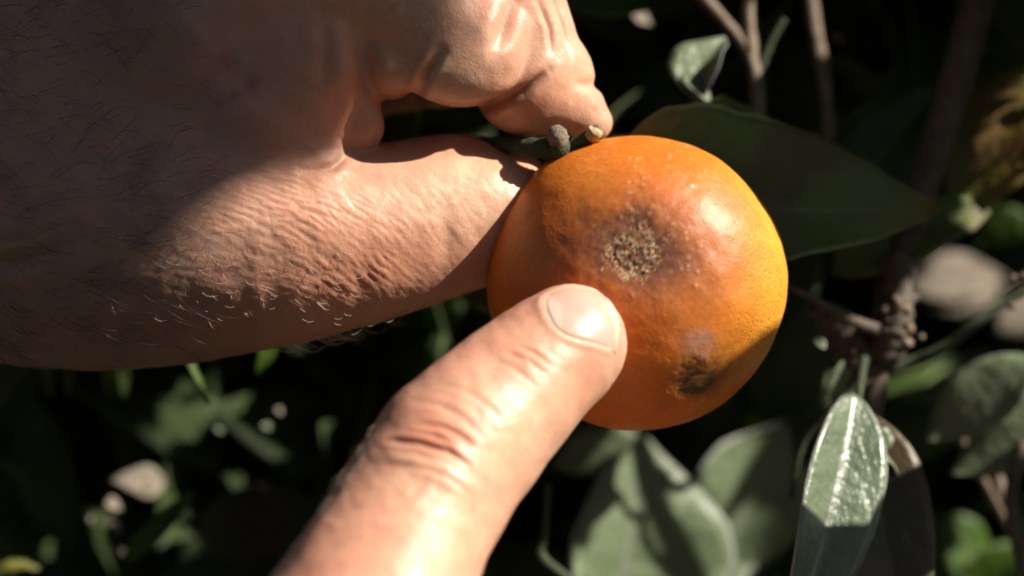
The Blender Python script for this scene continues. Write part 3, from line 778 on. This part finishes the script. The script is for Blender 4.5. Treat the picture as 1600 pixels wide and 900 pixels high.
leaf(T, (1480, 800, -900), (1560, 960, -920), (.5, .3, .8), MLEAFV, nu=12, nv=6, wl=.26, wr=.3, fold=.1, bend=.1)
leaf(T, (1590, 850, -880), (1490, 960, -900), (.5, .3, .8), MLEAFV, nu=12, nv=6, wl=.26, wr=.3, fold=.1, bend=.1)
leaf(T, (1600, 330, -900), (1520, 385, -920), (.5, .4, .8), MLEAFV, nu=12, nv=6, wl=.35, wr=.32, fold=.1, bend=.1)
leaf(T, (1030, 10, -500), (860, -10, -480), (.3, .5, .8), MLEAFV, nu=12, nv=6, wl=.2, wr=.24, fold=.1, bend=.1)
leaf(T, (1325, 560, -300), (1290, 640, -310), (.4, .3, .8), MLEAFG, nu=10, nv=4, wl=.2, wr=.2, fold=.2, bend=.1)
leaf(T, (1262, 470, -240), (1284, 440, -250), (.4, .2, .9), MLEAFG, nu=8, nv=4, wl=.25, wr=.25, fold=.2, bend=.1)
leaf(T, (1290, 545, -240), (1270, 525, -250), (.4, .2, .9), MLEAFG, nu=8, nv=4, wl=.3, wr=.3, fold=.2, bend=.1)
leaf(T, (700, 400, -260), (800, 490, -280), (.2, .2, .9), MLEAFD, nu=10, nv=4, wl=.3, wr=.3, fold=.2, bend=.1)
# pale dry leaves far back
leaf(T, (1420, 450, -1200), (1575, 432, -1220), (.5, .4, .75), MDRY, 'blurred pale dry leaf right of the fruit', name='dry_leaf', nu=12, nv=6, wl=.32, wr=.22, fold=.1, bend=.1)
leaf(T, (1450, 478, -1200), (1570, 445, -1200), (.5, .4, .75), MDRY, name='dry_leaf', nu=12, nv=6, wl=.16, wr=.26, fold=.1, bend=.1)
leaf(T, (1560, 520, -1180), (1640, 450, -1200), (.5, .4, .75), MDRY, name='dry_leaf', nu=10, nv=6, wl=.3, wr=.3, fold=.1, bend=.1)
leaf(T, (172, 750, -700), (260, 752, -720), (.5, .4, .75), MDRY, 'small pale dry leaf at the lower left', name='dry_leaf', nu=10, nv=6, wl=.30, wr=.36, peak=.65, fold=.1, bend=.1)
for x, y, s in [(178, 790, 26), (146, 815, 16), (176, 824, 30), (186, 860, 22), (436, 642, 12), (416, 668, 16), (60, 660, 11), (343, 672, 14), (1005, 30, 34), (560, 532, 20), (1312, 60, 24)]:
    leaf(T, (x-s*.5, y-s*.2, -650), (x+s*.5, y+s*.2, -660), (.5, .4, .75), MDRY if y > 700 or x in (436, 1005, 560, 1312) else MLEAFG, name='dry_leaf', nu=8, nv=4, wl=.30+.12*math.sin(x), wr=.26+.12*math.cos(x*1.7), peak=.45+.15*math.sin(y), fold=.3, bend=.3, wave=.05, seed=x)
# narrow green blades under the wrist
leaf(T, (278, 540, -300), (328, 632, -310), (.8, .2, .6), MLEAFV, 'narrow bright green blade under the wrist', nu=12, nv=4, wl=.10, wr=.12, fold=.3, bend=.05)
leaf(T, (190, 880, -420), (305, 765, -430), (.3, .5, .8), MLEAFV, nu=12, nv=4, wl=.10, wr=.12, fold=.3, bend=.05)
leaf(T, (424, 515, -420), (402, 584, -430), (.6, .3, .7), MLEAFV, nu=10, nv=4, wl=.22, wr=.2, fold=.3, bend=.05)
leaf(T, (0, 888, -500), (62, 882, -520), (.2, .8, .6), MLEAFY, nu=10, nv=4, wl=.2, wr=.2, fold=.3, bend=.3)
for x in (70, 100, 165, 185):
    leaf(T, (x, 555, -600), (x+10, 622, -620), (.6, .2, .7), MLEAF, nu=8, nv=4, wl=.16, wr=.16, fold=.2, bend=.05)
# twigs
stem('twig', [(1075, -30, -420, 10), (1125, 25, -415, 9), (1165, 75, -410, 10), (1180, 115, -400, 13), (1186, 190, -400, 11), (1190, 320, -420, 12)], MTWIGP, T)
stem('twig', [(1172, -40, -420, 8), (1170, 30, -415, 9), (1177, 100, -405, 12)], MTWIGP, T)
stem('twig', [(1225, 30, -400, 5), (1205, 65, -400, 6), (1184, 112, -402, 9)], MTWIGG, T)
stem('twig', [(1262, -40, -560, 12), (1272, 40, -560, 11), (1283, 100, -560, 11), (1291, 145, -560, 10), (1296, 240, -600, 8)], MTWIGP, T)
stem('twig', [(1540, -40, -350, 26), (1490, 140, -360, 26), (1430, 330, -370, 24), (1390, 480, -340, 26), (1360, 640, -330, 20), (1330, 900, -400, 24)], MTWIG, T, 10)
stem('twig', [(1225, 445, -200, 6), (1262, 462, -215, 6), (1330, 500, -260, 9), (1385, 520, -300, 12)], MTWIG, T)
stem('twig', [(1345, 660, -185, 5), (1342, 620, -200, 6), (1350, 560, -260, 8)], MTWIGG, T)
stem('twig', [(1235, 780, -300, 5), (1255, 690, -280, 6), (1300, 640, -260, 6), (1345, 600, -260, 7)], MTWIGG, T)
stem('twig', [(856, 755, -330, 6), (852, 830, -330, 6), (845, 868, -330, 9), (888, 905, -330, 8)], MTWIGG, T)
stem('twig', [(1505, 690, -560, 7), (1548, 770, -560, 8), (1590, 850, -560, 9), (1610, 930, -560, 9)], MTWIGP, T)
stem('twig', [(1545, 690, -560, 8), (1562, 760, -560, 9), (1580, 820, -560, 8)], MTWIGP, T)
stem('twig', [(1600, 690, -440, 9), (1580, 780, -420, 11), (1600, 900, -420, 10)], MTWIG, T)
stem('twig', [(1640, 430, -330, 8), (1560, 480, -330, 8), (1470, 545, -320, 9), (1385, 580, -320, 10)], MTWIGG, T)
for x, y, r in [(1580, 437, 7), (1595, 434, 6), (1578, 481, 7), (1412, 498, 7), (1427, 468, 6), (1436, 530, 6)]:
    stem('bud', [(x, y, -325, r*.7), (x+3, y-3, -322, r), (x+6, y-7, -320, r*.6)], MBUTTON, T, 7, .15, 3)
# knotted dry spur right of the fruit
rs = random.Random(5)
for k in range(16):
    x = 1402+rs.uniform(-22, 20); y = 505+rs.uniform(-32, 34); r = rs.uniform(5, 9)
    stem('spur', [(x, y, -290+rs.uniform(-10, 10), r), (x+rs.uniform(-10, 10), y+rs.uniform(-10, 10), -284, r), (x+rs.uniform(-14, 14), y-rs.uniform(4, 16), -280, r*.4)], MTWIGP if k % 2 else MBUTTON, T, 7, .3, 3)
stem('spur', [(1380, 560, -310, 26), (1395, 520, -305, 30), (1405, 480, -300, 22), (1400, 400, -320, 24)], MTWIG, T, 10, .25)
stem('spur', [(1350, 600, -330, 30), (1330, 540, -330, 34), (1300, 500, -320, 26), (1270, 480, -300, 14)], MTWIG, T, 10, .25)

# ---- sunlit spots wanted in the background and everything in front that must stay in the sun
LIT = [(1060, 790, -650, 150), (1160, 730, -650, 110), (985, 860, -660, 110), (1110, 860, -660, 110), (1280, 740, -140, 75), (1390, 710, -168, 45), (1090, 140, -260, 40), (1500, 445, -1200, 90), (1595, 490, -1190, 55), (1560, 660, -450, 80),
       (215, 750, -710, 50), (175, 815, -655, 50), (436, 655, -655, 20), (343, 672, -655, 14), (60, 660, -655, 10), (305, 590, -305, 30), (405, 555, -425, 25), (1180, 60, -410, 70), (1278, 60, -560, 60),
       (1405, 500, -285, 45), (1590, 440, -325, 20), (1555, 760, -560, 60), (1530, 870, -890, 70), (1558, 360, -900, 45), (1005, 30, -655, 20), (30, 885, -510, 30), (250, 820, -425, 30), (870, 850, -330, 50), (930, 710, -710, 50),
       (1240, 460, -220, 20), (1310, 600, -300, 35), (1130, 45, -260, 30)]
KEEP = [(994, 442, 0, 240), (994, 442, 150, 200), (720, 330, 60, 150), (560, 370, 80, 130), (430, 350, 100, 90), (890, 530, 260, 110), (760, 650, 330, 130), (650, 800, 380, 150), (600, 900, 400, 160), (850, 120, 20, 130), (920, 180, 0, 80), (740, 90, 80, 110), (470, 440, 80, 90)]
RAYS = [(P(a, b, c), r) for a, b, c, r in LIT]; KRAYS = [(P(a, b, c), r) for a, b, c, r in KEEP]
def ray_clear(c, rad, rays):
    for p, r in rays:
        v = c-p; t = v@LU
        if t > -rad and np.linalg.norm(v-LU*t) < r*.75+rad: return False
    return True
def in_frame(c, m=1.0):
    if c[1] < 50: return False
    s = D/c[1]; return abs(c[0]*s) < 800*m+60 and abs(c[2]*s) < 450*m+60

# shapes shared by the many leaves
SH = [leaf_geo(nu=6, nv=2, width=w, fold=fo, bend=be, wave=.02, seed=i, th=.008) for i, (w, fo, be) in enumerate([(.42, .2, .2), (.48, .1, .35), (.36, .35, .15), (.45, .25, .5)])]
def rand_leaf_frame(c, L, rs, face=None):
    d = np.array([rs.gauss(0, 1), rs.gauss(0, .7), rs.gauss(-.4, .8)]); d /= np.linalg.norm(d)
    n = np.array([rs.gauss(.2, .6), rs.gauss(-.8, .6), rs.gauss(.6, .6)]) if face is None else np.array(face)+np.array([rs.gauss(0, .25) for _ in range(3)])
    return leaf_frame(c-d*L/2, c+d*L/2, n)
SHME = []
for i, (V, F, uv) in enumerate(SH):
    me = bpy.data.meshes.new('leaf_shape'); me.from_pydata([tuple(v) for v in V], [], [tuple(int(x) for x in f) for f in F]); me.update()
    me.polygons.foreach_set('use_smooth', [True]*len(me.polygons)); l = me.uv_layers.new(name='UVMap')
    for lp in me.loops: l.data[lp.index].uv = uv[lp.vertex_index]
    SHME.append(me)
SHM = {}
def shape_mesh(i, m):
    if (i, m.name) not in SHM:
        me = SHME[i].copy(); me.materials.append(m); SHM[(i, m.name)] = me
    return SHM[(i, m.name)]
# ---- individual leaves of the middle distance
rs = random.Random(21); cnt = 0; tries = 0
while cnt < 250 and tries < 6000:
    tries += 1
    d = -rs.uniform(360, 1050); px_ = rs.uniform(-60, 1660); py_ = rs.uniform(-60, 960); c = P(px_, py_, d); Lf = rs.uniform(300, 560)
    if not ray_clear(c, Lf*.52, RAYS): continue
    if any(np.linalg.norm((c-p)-LU*((c-p)@LU)) < r_*.6+Lf*.3 for p, r_ in RAYS if ((c-p)@LU) > -900): continue
    # keep the singled-out leaves visible
    if any(math.hypot(px_-a, py_-b) < r+Lf*.40 and d > cc-40 for a, b, cc, r in LIT): continue
    o, R = rand_leaf_frame(c, Lf, rs); k = rs.randrange(4)
    m = MLEAF if rs.random() < .93 else MLEAFB
    ob = bpy.data.objects.new('leaf', shape_mesh(k, m)); COL.objects.link(ob)
    Mx = Matrix([[*(R[:, 0]*U), M3(o)[0]], [*(R[:, 1]*U), M3(o)[1]], [*(R[:, 2]*U), M3(o)[2]], [0, 0, 0, 1]])
    ob.parent = T; ob.matrix_local = Matrix.Translation(-Vector(T.location)) @ Mx
    cnt += 1
# ---- everything further off or outside the frame, in one mass
class Mass:
    def __init__(s): s.V = []; s.F = []; s.UV = []; s.n = 0; s.k = 0
    def add(s, c, L, rs, face=None):
        V, F, uv = SH[rs.randrange(4)]; o, R = rand_leaf_frame(c, L, rs, face); s.V.append(o+V@R); s.F.append(F+s.n); s.UV.append(uv); s.n += len(V); s.k += 1
    def addf(s, o, R, k):
        V, F, uv = SH[k]; s.V.append(o+V@R); s.F.append(F+s.n); s.UV.append(uv); s.n += len(V); s.k += 1
far = Mass()
for k in range(9500):
    d = -rs.uniform(1100, 7000); s = PS(d); ex = 1.9
    c = np.array([rs.uniform(-900, 900)*s*ex, D-d, rs.uniform(-560, 560)*s*ex])
    if ray_clear(c, 250, RAYS): far.add(c, rs.uniform(380, 720), rs)
fo = np_mesh('far_foliage', np.vstack(far.V), np.vstack(far.F), MLEAF, T, uv=np.vstack(far.UV)); tag(fo, kind='stuff')
# unseen leaves added between the background and the sun to shade it
side = Mass()
for k in range(6000):
    b = P(rs.uniform(-150, 1750), rs.uniform(-100, 1000), -rs.uniform(140, 1800)); t = rs.uniform(900, 6000)
    c = b+LU*t
    if in_frame(c, 1.12) or c[1] < 900: continue
    L_ = rs.uniform(300, 620)
    if not ray_clear(c, L_*.4, RAYS) or not ray_clear(c, L_*.5, KRAYS): continue
    side.add(c, L_, rs, LU*1.0)
for k in range(5000):
    b = P(rs.uniform(960, 1700), rs.uniform(-20, 640), -rs.uniform(110, 500)); t = rs.uniform(700, 3600)
    c = b+LU*t
    if in_frame(c, 1.12) or c[1] < 900: continue
    L_ = rs.uniform(130, 260)
    if not ray_clear(c, L_*.45, RAYS) or not ray_clear(c, L_*.5, KRAYS): continue
    side.add(c, L_, rs, LU*1.0)
# unseen leaves shaped for their shadows, the first over the fruit's lower flank
T0 = 2000.0
def fshade(base, tip, **kw):
    b = P(*base)+LU*T0; t = P(*tip)+LU*T0; n = LU
    V, F, uv = leaf_geo(nu=30, nv=8, **kw); o, R = leaf_frame(b, t, n); return np_mesh('leaf', o+V@R, F, MLEAF, T, origin=b, uv=uv)
fshade((1300, 452, 20), (880, 792, 130), wl=.44, wr=.03, peak=.5, fold=0, bend=0, wave=0)
fshade((880, 340, -130), (1540, 330, -190), wl=.34, wr=.3, peak=.45, fold=0, bend=0, wave=0)  # these two added to hold the leaf behind the fruit in shade
fshade((960, 150, -150), (1260, 260, -150), wl=.3, wr=.3, peak=.45, fold=0, bend=0, wave=0)
T0 = 1000.0
fshade((1420, 800, -50), (1120, 870, -30), wl=.60, wr=.03, peak=.5, fold=0, bend=0, wave=0)  # these two added to shade the lower glossy and brown leaves
fshade((1310, 800, -150), (1520, 850, -110), wl=.42, wr=.6, peak=.5, fold=0, bend=0, wave=0)
pass
so = np_mesh('side_shadow_caster', np.vstack(side.V), np.vstack(side.F), MLEAF, T, uv=np.vstack(side.UV)); tag(so, kind='stuff')
# unseen shell of leaves added around the camera to hold back skylight
SHELLC = P(700, 300, 0)
shell = Mass()
for k in range(26000):
    v = np.array([rs.gauss(0, 1), rs.gauss(0, 1), rs.gauss(0, 1)]); v /= np.linalg.norm(v)
    if v[1] > .35 or v[2] < -.55: continue
    rad = rs.uniform(7500, 10500); c = SHELLC+v*rad; L_ = rs.uniform(650, 950)
    if c[2] < -1.1/U or not ray_clear(c, L_*.4, RAYS) or not ray_clear(c, L_*.5, KRAYS): continue
    if abs(c[0]) < 700 and abs(c[2]) < 700 and c[1] > -200: continue
    shell.add(c, L_, rs, -v)
    if shell.k > 5200: break

sl = np_mesh('skylight_blocker', np.vstack(shell.V), np.vstack(shell.F), MLEAF, T, uv=np.vstack(shell.UV)); tag(sl, kind='stuff')
# twigs outside the frame whose shadows cross the pale leaf
def off_twig(pts, t, r):
    c = [tuple(P(x, y, d)+LU*t)+(r,) for x, y, d in pts]; c = smooth_path(c, 6); V, F = tube(c[:, :3], c[:, 3], 8, True, .1); return poly_mesh('twig', V, F, MTWIG, T)
off_twig([(985, 640, -650), (1010, 700, -650), (1045, 765, -650), (1090, 800, -650), (1150, 850, -650), (1200, 885, -650)], 1150, 8)
off_twig([(880, 822, -650), (960, 815, -650), (1010, 800, -650), (1035, 832, -650), (1100, 850, -650), (1180, 856, -650)], 1150, 6)
off_twig([(1040, 640, -650), (1075, 700, -650), (1090, 760, -650), (1150, 800, -650), (1220, 822, -650)], 1200, 12)
off_twig([(1065, 690, -650), (1110, 680, -650), (1150, 690, -650), (1230, 640, -650)], 1200, 10)
# unseen leaves added towards the sun, outlined to shade the left hand's back
shade = Mass()
SH_POLY = [(-600, 900), (215, 620), (250, 470), (285, 350), (345, 305), (450, 262), (540, 250), (566, 236), (572, 190), (574, 170), (600, 146), (645, 128), (700, 98), (735, 55), (720, -40), (760, -900), (-600, -900)]
def inpoly(x, y, poly):
    r = False; j = len(poly)-1
    for i in range(len(poly)):
        xi, yi = poly[i]; xj, yj = poly[j]
        if (yi > y) != (yj > y) and x < (xj-xi)*(y-yi)/(yj-yi)+xi: r = not r
        j = i
    return r
HV = HAND['V']; hx, hy = to_px(HV)
E1 = np.cross(LU, [0, 1, 0]); E1 /= np.linalg.norm(E1); E2 = np.cross(E1, LU)
def surf(x, y):
    if -350 < x < 965 and -300 < y < 575:
        d = np.hypot(hx-x, hy-y); m = d < 12
        if m.any(): q = HV[m]; return q[np.argmin(q[:, 1])]
        return HV[np.argmin(d)]
    return P(x, y, 60)
LP = [(float(q@E1), float(q@E2)) for q in (surf(x, y) for x, y in SH_POLY)]
reg_ = HV[(hx > -330) & (hy > -260)]; ru, rv = reg_@E1, reg_@E2
for k in range(16000):
    u_ = rs.uniform(ru.min(), ru.max()); v_ = rs.uniform(rv.min(), rv.max()); t = rs.uniform(7600, 9200)
    if not inpoly(u_, v_, LP): continue
    near = min(math.hypot(u_-a, v_-b) for a, b in LP[1:15])
    L_ = 520 if near > 260 else (300 if near > 120 else (150 if near > 50 else 80))
    if near > 260 and rs.random() < .80: continue
    if 120 < near <= 260 and rs.random() < .6: continue
    c = E1*u_+E2*v_; c = c+LU*(t+P(300, 300, 60)@LU); d = np.array([rs.gauss(0, 1), rs.gauss(0, 1), rs.gauss(0, 1)]); d -= LU*(d@LU); d /= np.linalg.norm(d)
    o, R = leaf_frame(c-d*L_/2, c+d*L_/2, LU+np.array([rs.gauss(0, .2) for _ in range(3)]))
    kk = rs.randrange(4); Vw = o+SH[kk][0]@R
    if all(inpoly(float(v@E1), float(v@E2), LP) for v in Vw[::3]): shade.addf(o, R, kk)

sh = np_mesh('hand_shadow_caster', np.vstack(shade.V), np.vstack(shade.F), MLEAF, T, uv=np.vstack(shade.UV)); tag(sh, kind='stuff')
